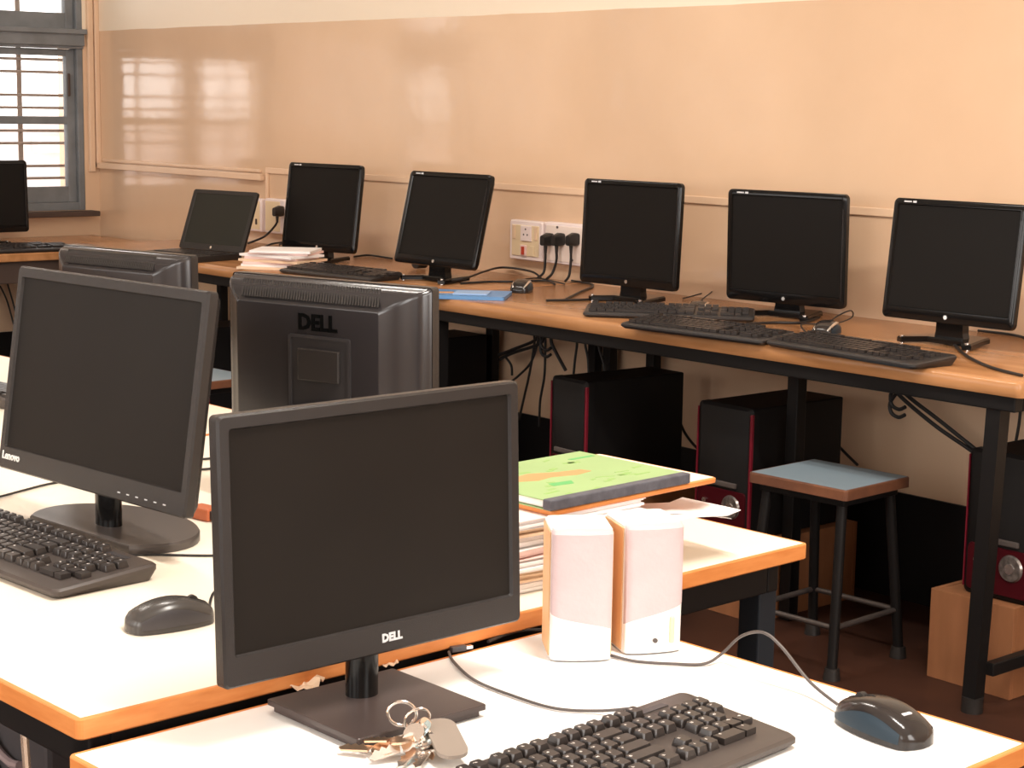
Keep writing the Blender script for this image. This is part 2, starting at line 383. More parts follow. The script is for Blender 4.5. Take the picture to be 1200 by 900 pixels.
def corner_pos(corner,hw,hd,rz):   # centre of a table whose local corner (hw,hd) stands at corner
    v=Matrix.Rotation(R(rz),2)@Vector((hw,hd)); return (corner[0]-v.x,corner[1]-v.y,0)
PM1=corner_pos((5.750,-3.081),.641,-.605,2.2); PM2=corner_pos((5.750,-3.081),1.958,-.605,2.2)
PN=corner_pos((5.764,-3.102),-.317,-.3925,2.6)
table('cream laminate table with orange edge carrying the nearest side-on monitor, papers at its right end', 4.47,5.752,-3.082,-1.872,ZM,CREAM,rz=2.2,pos=PM1)
table('cream laminate table behind the one with the papers, mostly hidden by monitors', 3.13,4.462,-3.082,-1.872,ZM,CREAM,rz=2.2,pos=PM2)
table('white laminate table with orange edge in the foreground, keys and keyboard on it', 5.765,6.399,-3.10,-2.315,ZN,WHITE,rz=2.6,pos=PN)

# long desk along the wall (three tops joined) -> desk runs x .95..5.27
DZ=.75
def wall_desk(label,x0,x1,frontlegs,backlegs,endbar=None,midleg=None):
    t = thing('wall_desk',label,'desk',((x0+x1)/2,-.345,0)); cx=(x0+x1)/2; y0,y1=-.335,.34   # local y
    bm=new()
    loft(bm,[rrectz(x0-cx,x1-cx,y0+.004,y1,.012,DZ-.035),rrectz(x0-cx,x1-cx,y0,y1,.014,DZ-.028),rrectz(x0-cx,x1-cx,y0,y1,.014,DZ-.008),rrectz(x0-cx+.002,x1-cx-.002,y0+.004,y1-.002,.012,DZ-.002),rrectz(x0-cx+.006,x1-cx-.006,y0+.008,y1-.004,.010,DZ)])
    obj('desktop',bm,DESK,t,True)
    za=DZ-.035
    bm=new(); slab(bm,x0-cx+.02,x1-cx-.02,y0+.015,y0+.045,za-.034,za); slab(bm,x0-cx+.02,x1-cx-.02,y1-.05,y1-.02,za-.034,za); slab(bm,x0-cx+.02,x0-cx+.05,y0+.045,y1-.05,za-.034,za); slab(bm,x1-cx-.05,x1-cx-.02,y0+.045,y1-.05,za-.034,za)
    obj('apron',bm,FRAME,t)
    for xt,xb in frontlegs:
        bm=new(); M=None
        a=Vector((xt-cx,y0+.04,za-.03)); b_=Vector((xb-cx,y0+.045,.02))
        loft(bm,[[(a.x+dx,a.y+dy,a.z) for dx,dy in ((-.018,-.018),(.018,-.018),(.018,.018),(-.018,.018))],[(b_.x+dx,b_.y+dy,b_.z) for dx,dy in ((-.017,-.017),(.017,-.017),(.017,.017),(-.017,.017))]])
        lg=obj('leg',bm,FRAME,t)
        bm=new(); cyl(bm,(b_.x,b_.y,0),(b_.x,b_.y,.035),.024,16); obj('rubber_foot',bm,BLK,lg,True)
    for xt in backlegs:
        bm=new(); slab(bm,xt-cx-.017,xt-cx+.017,y1-.056,y1-.022,.0,za-.001,.003); obj('leg',bm,FRAME,t)
    if midleg:
        bm=new(); slab(bm,midleg-cx-.018,midleg-cx+.018,-.073,-.037,0,za-.001,.003); obj('leg',bm,FRAME,t)
    if endbar:
        bm=new(); slab(bm,endbar-cx-.012,endbar-cx+.012,y0+.06,y1-.057,.085,.115,.003); obj('stretcher',bm,FRAME,t)
    return t
wall_desk('varnished orange-brown wooden desk, right part of the row along the back wall',3.202,5.262,((3.268,3.262),(5.185,5.158)),(3.02+.28,aty(716,415,-.04).x,aty(767,418,-.04).x,5.19),5.185,4.425)
wall_desk('varnished orange-brown wooden desk, left part of the row along the back wall',1.02,3.198,((1.10,1.10),(3.12,3.12)),(1.10,2.80),None)
# side desk under the window
t=thing('side_desk','orange-edged desk along the window wall at the left, black monitor on it','desk',(.40,-1.6,0))
bm=new(); slab(bm,-.385,.385,-1.35,1.555,.668,.700,.004); obj('desktop',bm,DESK,t)
bm=new(); slab(bm,.33,.355,-1.32,1.52,.58,.667); slab(bm,-.35,-.325,-1.32,1.52,.60,.667); obj('apron',bm,SILL,t)
for x,y in ((-.33,-1.3),(.34,-1.3),(-.33,1.5),(.34,1.5)):
    bm=new(); slab(bm,x-.02,x+.02,y-.02,y+.02,0,.60 if x<0 else .58,.003); obj('leg',bm,FRAME,t)
# cable loops and hooks below the long desk
def cable(name,label,pts,r,ma=CABB,cat='cable',group=None):
    bm=new(); tube(bm,pts,r,8); o=obj(name,bm,ma,None,True); return tag(o,label,cat,group)
for px,lab in ((1047,'dark metal cable hook under the desk, right of the blue-topped stool'),(636,'small cable hook with loops under the desk, left of the first dark tower')):
    p=aty(px,468 if px>900 else 401,-.62); t=thing('cable_hook',lab,'hook',(p.x,-.62,.681))
    for k in (0,1):
        bm=new(); s=.022; tube(bm,[(.012*k,0,0),(-.008,0,-.012-.018*k),(-.004,0,-.034-.018*k),(.016,0,-.042-.018*k),(.034,0,-.034-.018*k)],.0045,8); obj('hook_arm',bm,FRAME,t,True)

# ------------------------------------------------------------------ stools
def stool(label,loc,rz,group='blue-topped stools'):
    t=thing('stool',label,'stool',loc,rz,None)
    w,d=.143,.128; zt=.448
    bm=new(); slab(bm,-w+.006,w-.006,-d+.006,d-.006,zt-.02,zt,.001); obj('seat',bm,BLUT,t)
    bm=new(); loft(bm,[rrectz(-w+.006,w-.006,-d+.006,d-.006,.004,zt-.0005),rrectz(-w+.001,w-.001,-d+.001,d-.001,.01,zt-.001),rrectz(-w,w,-d,d,.01,zt-.004),rrectz(-w,w,-d,d,.01,zt-.025),rrectz(-w+.006,w-.006,-d+.006,d-.006,.004,zt-.027)],(False,False)); obj('edge_band',bm,BRNW,t)
    bm=new(); slab(bm,-w+.02,w-.02,-d+.02,d-.02,zt-.045,zt-.021); obj('seat_frame',bm,FRAME,t)
    ft=[]
    for sx_,sy_ in ((-1,-1),(1,-1),(1,1),(-1,1)):
        a=Vector((sx_*(w-.035),sy_*(d-.035),zt-.03)); b_=Vector((sx_*(w-.015),sy_*(d+.005),.02)); ft.append((a,b_))
        bm=new(); cyl(bm,a,b_,.0125,12); lg=obj('leg',bm,FRAME,t,True)
        bm=new(); cyl(bm,(b_.x,b_.y,0),(b_.x,b_.y,.028),.021,16,None,.017); obj('rubber_foot',bm,BLK,lg,True)
    for k in range(4):
        f=.75; p=ft[k][0].lerp(ft[k][1],f); q=ft[(k+1)%4][0].lerp(ft[(k+1)%4][1],f)
        bm=new(); cyl(bm,p,q,.007,10); obj('stretcher',bm,mat('worn_steel',(.09,.075,.07),.4,.5),t,True)
    return t
stool('blue-topped stool with brown edge and black tube legs in front of the dark towers',(4.685,-.578,0),3)
stool('blue-topped stool far behind, glimpsed in the gap between the monitors',(2.47,-.98,0),4)

# ------------------------------------------------------------------ computer towers on plywood crates
def tower(x,y,z,label,w=.185,d=.37,h=.345,rz=0,red=1,dial=True):
    t=thing('computer_tower',label,'computer',(x,y,z),rz)
    bm=new(); box(bm,(0,d/2+.012,h/2),(w-.012,d-.024,h-.004),.004); obj('case',bm,TOWER,t)
    bm=new(); loft(bm,[rrect(-w/2,w/2,0,h,.014,.03),rrect(-w/2,w/2,0,h,.014,.008),rrect(-w/2+.010,w/2-.010,.01,h-.008,.012,.0)]); obj('front_panel',bm,TOWER,t,True)
    bm=new(); box(bm,(w/2-.003,.004,h*.5),(.007,.010,h-.03),.002); obj('edge_strip',bm,RED,t,label='red strip down the front corner')
    bm=new(); box(bm,(-w/2+.002,.004,h*.5),(.003,.008,h-.03),.001); obj('edge_strip',bm,RED,t,label='red strip down the front corner')
    bm=new(); loft(bm,[rrect(-w/2+.012,w/2-.012,.012,h*.36,.01,.001),rrect(-w/2+.014,w/2-.014,.014,h*.36-.002,.01,-.004)]); lp=obj('lower_panel',bm,REDG,t,label='glossy dark red lower front')
    bm=new(); box(bm,(-.005,-.003,h*.40),(w*.6,.008,.014),.003); obj('drive_trim',bm,CAB,t)
    if dial:
        bm=new(); cyl(bm,(.035,-.002,h*.235),(.035,-.009,h*.235),.033,28,None,.028); dl=obj('dial',bm,PCB,t,True,label='round silver dial')
        bm=new(); cyl(bm,(.035,-.008,h*.235),(.035,-.012,h*.235),.012,16); obj('dial_hub',bm,SIL,dl,True)
        bm=new(); cyl(bm,(-.055,-.004,h*.25),(-.055,-.009,h*.25),.007,14); obj('button',bm,SIL,t,True)
    bm=new()
    for sx_ in (-1,1):
        for yy in (.05,d-.05): box(bm,(sx_*(w/2-.03),yy,.001),(.03,.02,.004))
    obj('feet',bm,BLK,t)
    return t
def crate(x0,x1,y0,y1,h,label):
    t=thing('wooden_crate',label,'crate',((x0+x1)/2,(y0+y1)/2,0)); a=(x1-x0)/2; b_=(y1-y0)/2
    bm=new(); slab(bm,-a,a,-b_,-b_+.014,0,h,.001); obj('front_board',bm,CRATE,t)
    bm=new(); slab(bm,-a,a,b_-.014,b_,0,h,.001); obj('back_board',bm,CRATE,t)
    for s in (-1,1):
        bm=new(); slab(bm,s*a-(.014 if s>0 else 0),s*a+(.014 if s<0 else 0),-b_+.0145,b_-.0145,0,h,.001); obj('side_board',bm,CRATE,t)
    bm=new(); slab(bm,-a+.0145,a-.0145,-b_+.0145,b_-.0145,h-.016,h-.001,.001); obj('top_board',bm,CRATE,t)
    return t
CH=.212
crate(4.94,5.165,-.505,-.10,CH,'plywood crate under the rightmost tower, at the right edge')
tower(5.095,-.472,CH,'black tower with red trim at the right edge, standing on a plywood crate',h=.338,w=.19)
crate(4.18,4.40,-.50,-.10,CH,'plywood crate under the middle tower, behind the stool')
tower(4.285,-.515,CH,'black tower with red corner strip and silver dial, directly behind the stool',h=.343,w=.19,d=.365)
crate(3.62,3.83,-.50,-.12,CH,'plywood crate under the tower left of centre')
tower(3.725,-.545,CH,'black tower with red corner strip left of the stool, above the green book',h=.343,w=.158,rz=-3)
crate(2.62,2.88,-.50,-.10,CH,'plywood crate far under the left part of the desk')
tower(2.752,-.47,CH,'plain black tower just right of the monitor seen from behind, in the shade',h=.343)
tower(1.73,-.55,.0,'black tower with red edge far left, glimpsed between two monitors',h=.50,w=.18)

# ------------------------------------------------------------------ monitors
def panelM(fy,fz,tilt): return Matrix.Translation((0,fy,fz)) @ Matrix.Rotation(R(-tilt),4,'X')
def monitor(label,loc,rz,w,h,fz,fy,tilt,style):
    """local frame: screen faces -y, root at the foot of the stand"""
    t=thing('monitor',label,'monitor',loc,rz); P=panelM(fy,fz,tilt)
    a=w/2
    far = style=='wall'
    ms,mt,mb = {'flat':(.015,.016,.034),'side':(.015,.018,.036),'wall':(.016,.016,.030),'back':(.018,.018,.024)}[style]
    ro = .014 if far else .006
    BZ = GLOSS if far else BLKM
    dp = .020 if style=='back' else .016
    bm=new(); e=.004 if far else .0024
    loft(bm,[rrect(-a,a,0,h,ro,dp),rrect(-a,a,0,h,ro,.003),rrect(-a+e,a-e,e,h-e,ro,.0),rrect(-a+ms-.002,a-ms+.002,mb-.002,h-mt+.002,.003,0.0),rrect(-a+ms,a-ms,mb,h-mt,.002,.004)],(False,False),P)
    bz=obj('bezel',bm,BZ,t,True)
    bm=new(); loft(bm,[rrect(-a+ms-.001,a-ms+.001,mb-.001,h-mt+.001,.001,.004),rrect(-a+ms-.001,a-ms+.001,mb-.001,h-mt+.001,.001,.008)],(True,True),P); obj('screen',bm,SCRF if far else SCR,t)
    # housing
    bm=new()
    if style=='back':
        LP=[rrect(-a+.001,a-.001,.001,h-.001,ro,.020)]
        for k in range(6):
            q=R(90*k/5*.8); f=1-math.cos(q)/1.0; gq=math.sin(q)/math.sin(R(72)); f=f/(1-math.cos(R(72)))
            LP.append(rrect(-a+.004+.062*f,a-.004-.030*f,.004+.05*f,h-.004-.030*f,.006,.024+.028*gq))
        LP.append(rrect(-a+.072,a-.038,.058,h-.037,.006,.0555)); LP.append(rrect(-a+.075,a-.041,.061,h-.040,.004,.056))
        loft(bm,LP,(False,True),P)
    else:
        loft(bm,[rrect(-a+.001,a-.001,.001,h-.001,ro,dp),rrect(-a+.012,a-.012,.010,h-.010,ro,dp+.014),rrect(-a+.07,a-.07,.05,h-.06,.02,dp+.032)],(False,True),P)
    hs=obj('housing',bm,HOUS if style=='back' else BLKM,t,style=='back')
    # neck and base
    if style=='flat':
        bm=new(); loft(bm,[[(-.010+.019*math.cos(q),.026+.0+.017*math.sin(q)+fy,z) for q in [2*PI*k/28 for k in range(28)]] for z in (.010,fz+.06)]); obj('neck',bm,GLOSS,t,True)
        bm=new(); yo=fy-.006; xo=-.014
        loft(bm,[rrectz(xo-.083,xo+.083,yo-.078,yo+.078,.003,.0005),rrectz(xo-.083,xo+.083,yo-.078,yo+.078,.003,.007)]); loft(bm,[rrectz(xo-.088,xo+.088,yo-.083,yo+.083,.003,.008),rrectz(xo-.088,xo+.088,yo-.083,yo+.083,.003,.013),rrectz(xo-.087,xo+.087,yo-.082,yo+.082,.003,.014)]); obj('base',bm,mat('brown_black_base',(.055,.040,.037),.30),t)
    elif style=='side':
        bm=new(); loft(bm,[[(.026*math.cos(q),.040+fy+.016*math.sin(q),z) for q in [2*PI*k/28 for k in range(28)]] for z in (.010,fz+.08)]); obj('neck',bm,GLOSS,t,True)
        bm=new(); pts=[]
        for k in range(40):
            q=2*PI*k/40; x=.160*math.cos(q); y=.104*math.sin(q)
            y=max(y,-.062); pts.append((x,y+fy+.048))
        loft(bm,[[(x,y,.0) for x,y in pts],[(x,y,.010) for x,y in pts],[(x*.985,fy+.048+(y-fy-.048)*.98,.013) for x,y in pts]]); obj('base',bm,mat('soft_grey_base',(.075,.062,.056),.30),t,True)
    elif style=='wall':
        bm=new(); loft(bm,[[(sx_*wd, fy+.03+yy,z) for sx_,yy in ((-1,-.010),(1,-.010),(1,.016),(-1,.016))] for z,wd in ((.012,.042),(.03,.038),(fz+.05,.036))]); obj('neck',bm,GLOSS,t)
        bm=new(); yb=fy+.03
        pl=[(-.105,yb-.072),(-.085,yb-.082),(-.05,yb-.028),(.05,yb-.028),(.085,yb-.082),(.105,yb-.072),(.070,yb+.035),(.06,yb+.075),(-.06,yb+.075),(-.070,yb+.035)]
        loft(bm,[[(x,y,.003) for x,y in pl],[(x,y,.013) for x,y in pl],[(x*.95,yb+(y-yb)*.95,.017) for x,y in pl]]); bs=obj('base',bm,GLOSS,t)
        for x in (-.092,.092):
            bm=new(); cyl(bm,(x,yb-.070,.0),(x,yb-.070,.0185),.006,12); obj('foot_stud',bm,SIL,bs,True)
    else:
        bm=new(); box(bm,(0,fy+.07,(fz+.12)/2+.01),(.10,.03,fz+.12),.006); obj('neck',bm,BLK,t)
        bm=new(); loft(bm,[rrectz(-.12,.12,fy-.06,fy+.13,.03,0),rrectz(-.12,.12,fy-.06,fy+.13,.03,.012),rrectz(-.11,.11,fy-.05,fy+.12,.03,.018)]); obj('base',bm,BLK,t,True)
    T=lambda x,y,z: P@Matrix.Translation((x,y,z))@RX90
    if style=='flat':
        text('logo','DELL',.0125,SILW,bz,T(a*.0+.012,-.0005,.017),bold=.0006)
    if style=='side':
        text('logo','Lenovo',.0165,mat('logo_white',(.8,.78,.76),.4),bz,T(-a+.036,-.0005,.021),bold=.0005)
        for k in range(6):
            bm=new(); box(bm,(0.085+.022*k,-.0002,.012),(.006,.001,.0016),0,P); obj('menu_button',bm,SILW,bz)
    if style=='wall':
        bm=new(); cyl(bm,(0,-.0004,.014),(0,-.0016,.014),.0052,16,P); o=obj('logo',bm,SIL,bz,True,label='small round silver badge')
        for v in o.data.vertices: pass
        bm=new(); box(bm,(-a+.042,-.0006,h-.008),(.022,.001,.0035),0,P); box(bm,(-a+.062,-.0006,h-.008),(.010,.001,.005),0,P); obj('corner_print',bm,SILW,bz)
        bm=new(); box(bm,(a-.010,-.0004,h*.47),(.0018,.0008,h*.80),0,P); obj('edge_gleam_strip',bm,HOUS,bz)  # reflected gleam down the right bezel, modelled as a thin added strip
    if style=='back':
        # vent slots on the sloping top of the housing
        bm=new()
        p0=Vector((0,.032,h-.003)); p1=Vector((0,.0575,h-.033)); sl=(p1-p0)
        n=52; dirn=sl.normalized(); nrm=Vector((0,sl.z*-1,sl.y)).normalized()
        for r_ in range(1):
            for k in range(n):
                x=-a+.080+(w-.125)*k/(n-1); c=p0+sl*.52
                M=P@Matrix.Translation(Vector((x,c.y,c.z)))@Matrix.Rotation(math.atan2(sl.z,sl.y),4,'X')@Matrix.Rotation(R(20),4,'Z')
                box(bm,(0,0,.0),(.0034,.034,.0016),0,M)
        obj('vent_slots',bm,BLK,hs,kind='stuff')
        if PLAIN: return t
        bm=new(); c=.056
        loft(bm,[rrect(-.070,.050,.03,h-.083,.004,c),rrect(-.070,.050,.03,h-.083,.004,c+.003),rrect(-.065,.045,.035,h-.088,.003,c+.003),rrect(-.065,.045,.035,h-.088,.003,c+.0005)],(False,True),P); mp=obj('mount_panel',bm,mat('panel_grey',(.030,.027,.028),.35),hs)
        bm=new(); box(bm,(-.010,c+.003,h-.128),(.08,.006,.050),.002,P); obj('recess_plate',bm,BLKM,mp)
        Mt=P@Matrix.Translation((-.006,c+.0008,h-.064))@Matrix.Rotation(PI,4,'Z')@RX90
        text('logo','DELL',.034,mat('dark_logo',(.002,.002,.002),.7,spec=.03),hs,Mt,.0008,bold=.0012)
    return t
# the nearest monitor: screen faces +x
def place(face,yaw,fy,**k): pass
def mon(label,P,yaw,w,h,tilt,style,ztab,back=.03):
    # P = bottom centre of the front face; stand root is under the face
    a=R(yaw); rt=Vector((P[0],P[1],ztab+.0005))
    return monitor(label,rt,yaw,w,h,P[2]-ztab,0,tilt,style)
mon('black widescreen monitor facing the camera on the white foreground table, square base',(5.853,-2.766,.706),91.2,.409,.284,2.2,'flat',ZN)
mon('black widescreen monitor on the cream table at the left, rounded base and round neck',(5.036,-2.700,.738),5.4,.485,.313,8.5,'side',ZM)
mon('charcoal monitor seen from behind with dark lettering, centre of the picture',(5.09,-2.305,.71),16.5+180,.41,.325,.9,'back',ZM) if False else None
def mon_back(label,P,yaw,w,h,top):
    global PLAIN; PLAIN=bool(top)
    # P is the bottom centre of the rim as seen from behind, yaw the direction of its right side seen from behind
    a=R(yaw+180); return monitor(label,Vector((P[0],P[1],ZM+.0005)),yaw+180,w,h,P[2]-ZM,0,.9,'back')
mon_back('charcoal monitor seen from behind with dark lettering, centre of the picture',(5.105,-2.298,.710),16.5,.39,.325,0)
mon_back('charcoal monitor seen from behind at the left, only its vented top edge showing',(4.085,-2.088,.692),13,.385,.308,1)
mon('black monitor on the window-side desk at the left edge',(.35,-.72,.75),88,.41,.295,2,'wall',.70)
mon('black monitor on the wall desk behind the pink paper stack, leftmost of five there',(2.14,-.30,.788),8.5,.37,.305,7.5,'wall',DZ)
mon('black monitor leaning back on the wall desk, left of the twin socket boards',(2.925,-.401,.801),2.9,.385,.298,13.8,'wall',DZ)
mon('black monitor right of the three plugs, middle of five on the wall desk',(3.698,-.306,.796),3.7,.37,.301,2.6,'wall',DZ)
mon('black monitor upright on the wall desk, second from right, tangled mouse beside its base',(4.206,-.212,.788),8.6,.37,.300,-1.5,'wall',DZ)
mon('black monitor farthest right on the wall desk, cut by the picture edge',(4.804,-.318,.803),1.5,.372,.293,6.3,'wall',DZ)

# ------------------------------------------------------------------ laptop
t=thing('laptop','open black laptop at the left end of the wall desk','laptop',(1.775,-.510,DZ+.0005),12.6)
bm=new(); loft(bm,[rrectz(-.16,.16,-.215,.005,.012,.0),rrectz(-.162,.162,-.218,.006,.012,.006),rrectz(-.16,.16,-.215,.004,.012,.020)]); obj('body',bm,BLK,t,True)
bm=new(); P=Matrix.Translation((0,.002,.022))@Matrix.Rotation(R(-21),4,'X')
loft(bm,[rrect(-.162,.162,0,.225,.010,.010),rrect(-.162,.162,0,.225,.010,.0),rrect(-.146,.146,.022,.211,.003,.0),rrect(-.145,.145,.023,.210,.003,.0015)],(True,False),P); ld=obj('lid',bm,BLK,t,True)
bm=new(); loft(bm,[rrect(-.146,.146,.022,.211,.002,.0012),rrect(-.146,.146,.022,.211,.002,.004)],(True,True),P); obj('screen',bm,mat('laptop_screen',(.020,.020,.016),.4,spec=.2),ld)
bm=new(); cyl(bm,(0,-.0003,.011),(0,-.0012,.011),.005,14,P); obj('logo',bm,SIL,ld,label='tiny round silver badge')
bm=new()
for i in range(5):
    for k in range(14): box(bm,(-.135+k*.0205,-.045-i*.02,.0215),(.017,.016,.003))
obj('keys',bm,KEY,t,kind='stuff')
bm=new(); box(bm,(0,-.178,.0205),(.09,.05,.001)); obj('touchpad',bm,BLKM,t)

# ------------------------------------------------------------------ keyboards
def key_layout(W):
    """list of (x,y,w) centres in a frame whose right rear corner of keys is at W"""
    u=.0188; K=[]
    x0=-W/2+.012
    yF=.060
    for k,xx in enumerate([0]+[2+i for i in range(4)]+[6.5+i for i in range(4)]+[11+i for i in range(4)]): K.append((x0+(xx+.5)*u,yF,u))
    for k in range(3): K.append((x0+(15.3+.5+k)*u,yF,u))
    rows=[([1]*13+[2]),([1.5]+[1]*12+[1.5]),([1.75]+[1]*11+[2.25]),([2.25]+[1]*10+[2.75]),([1.25]*3+[6.25]+[1.25]*4)]
    for r_,row in enumerate(rows):
        x=0; y=yF-.0255-r_*u
        for w_ in row:
            K.append((x0+(x+w_/2)*u,y,w_*u)); x+=w_
    for r_ in (0,1):
        for k in range(3): K.append((x0+(15.3+.5+k)*u,yF-.0255-r_*u,u))
    K.append((x0+(16.8)*u,yF-.0255-3*u,u))
    for k in range(3): K.append((x0+(15.8+k)*u,yF-.0255-4*u,u))
    for r_ in range(5):
        if r_==4: K.append((x0+(19.6)*u,yF-.0255-4*u,2*u)); K.append((x0+(21.1)*u,yF-.0255-4*u,u)); continue
        for k in range(4):
            if k==3 and r_ in (2,): continue
            K.append((x0+(19.1+k)*u,yF-.0255-r_*u,u))
    return K
def key_mesh(w,ma):
    bm=new(); a=w/2-.0009; b_=.0085
    loft(bm,[rrectz(-a,a,-b_,b_,.0015,0,2),rrectz(-a+.0005,a-.0005,-b_+.0005,b_-.0005,.0015,.003,2),rrectz(-a+.002,a-.002,-b_+.002,b_-.0012,.002,.0085,2)],(False,True))
    bmesh.ops.recalc_face_normals(bm,faces=bm.faces); me=bpy.data.meshes.new('key'); bm.to_mesh(me); bm.free(); me.materials.append(ma); return me
def keyboard(label,loc,rz,detail,W=.452,D=.158,case=KBB,lift=0):
    t=thing('keyboard',label,'keyboard',loc,rz); a=W/2; b_=D/2
    zf,zb=.013,.024
    def top(y): return zf+(zb-zf)*(y+b_)/(2*b_)
    bm=new()
    def lp(i,dz,bot=False):
        L=[]
        for x,y in rr2(-a+i,a-i,-b_+i,b_-i,.010,4): L.append((x,y,(0.0 if bot else top(y)+dz)))
        return L
    L0=[(x*.985,y*.97,.0 ) for x,y,_ in lp(.004,0)]
    L1=[(x,y,max(.006,z-.008)) for x,y,z in lp(0,0)]
    loft(bm,[L0,L1,lp(0,-.003),lp(.003,0)]); obj('case',bm,case,t,True)
    K=key_layout(W); tilt=math.atan2(zb-zf,2*b_); oy=-.0
    if detail:
        cache={}
        inv=[]
        for i,(x,y,w) in enumerate(K[:100]):
            k=round(w,4)
            if k not in cache: cache[k]=key_mesh(w,KEY)
            o=bpy.data.objects.new('key',cache[k]); C.objects.link(o); o.parent=t; o.location=(x,y+oy,top(y+oy)+.0002); o.rotation_euler=(tilt,0,0)
        rest=K[100:]
    else: rest=K
    if rest:
        bm=new()
        for x,y,w in rest:
            c=(x,y+oy,top(y+oy)+.0035)
            box(bm,c,(w-.003,.0152,.007))
        obj('keys',bm,KEY,t,kind='stuff')
    if detail:
        # printed legends: small glyph strokes on the key tops
        cu_chars="~F1 ~1234567890-= QWERTYUIOP[]ASDFGHJKL;'ZXCVBNM,./0123456789+-*/"
        bm=new()
        for i,(x,y,w) in enumerate(K):
            z=top(y+oy)+.0002+.0087
            rr=random.Random(i)
            cx=x-w/2+.0065; cy=y+oy+.0022
            for q in range(rr.choice((2,3,3,4))):
                if rr.random()<.5: box(bm,(cx+rr.uniform(-.0012,.0012),cy+rr.uniform(-.001,.001),z),(.0026,.0006,.0003))
                else: box(bm,(cx+rr.uniform(-.0015,.0015),cy,z),(.0006,.0028,.0003))
        obj('key_legends',bm,LEGD,t,kind='stuff')
        bm=new(); box(bm,(a-.075,b_-.016,top(b_-.016)),(.05,.010,.0012),.0004); obj('indicator_strip',bm,GREY,t)
        if detail==2:
            bm=new(); cyl(bm,(a-.105,b_-.012,top(b_-.012)-.001),(a-.105,b_-.012,top(b_-.012)+.001),.005,14); obj('badge',bm,GOLD,t,True)
        bm=new()
        for s in (-1,1): box(bm,(s*(a-.05),b_-.018,-.0000+.002),(.03,.012,.004))
        obj('feet',bm,BLK,t)
    return t
rk=at(800,811,ZN+.022); ang=95.0; ca,sa=math.cos(R(ang)),math.sin(R(ang))
kc=Vector((rk.x-(.226*ca-.079*sa), rk.y-(.226*sa+.079*ca), ZN+.0005))
keyboard('black keyboard with white legends on the white foreground table',kc,ang,2)
rk=at(180,668,ZM+.016); ang=4.0; ca,sa=math.cos(R(ang)),math.sin(R(ang))
kc=Vector((rk.x-(.226*ca-.070*sa), rk.y-(.226*sa+.070*ca), ZM+.0005))
keyboard('black keyboard with worn legends on the cream table at the left edge',kc,ang,1)
keyboard('dark keyboard on the wall desk below the two leftmost monitors',(2.628,-.545,DZ+.0005),9,0,case=KBF,W=.42,D=.15)
keyboard('dark keyboard lying aslant behind another, left of the tangled mouse',(4.02,-.455,DZ+.0005),41,0,case=KBF,D=.135)
keyboard('dark keyboard in front of the slanted one, near the desk front edge',(4.335,-.648,DZ+.0005),5,0,case=KBF,D=.14,W=.445)
keyboard('dark keyboard farthest right on the wall desk',(4.80,-.635,DZ+.0005),-4.5,0,case=KBF,D=.145,W=.46)
keyboard('dark keyboard at the far left edge before the window-side monitor',(.688,-.735,.7005),86,0,case=KBF)
keyboard('dark keyboard at the left picture edge on the far cream table',(3.72,-2.27,ZM+.0005),188,0,case=KBB)

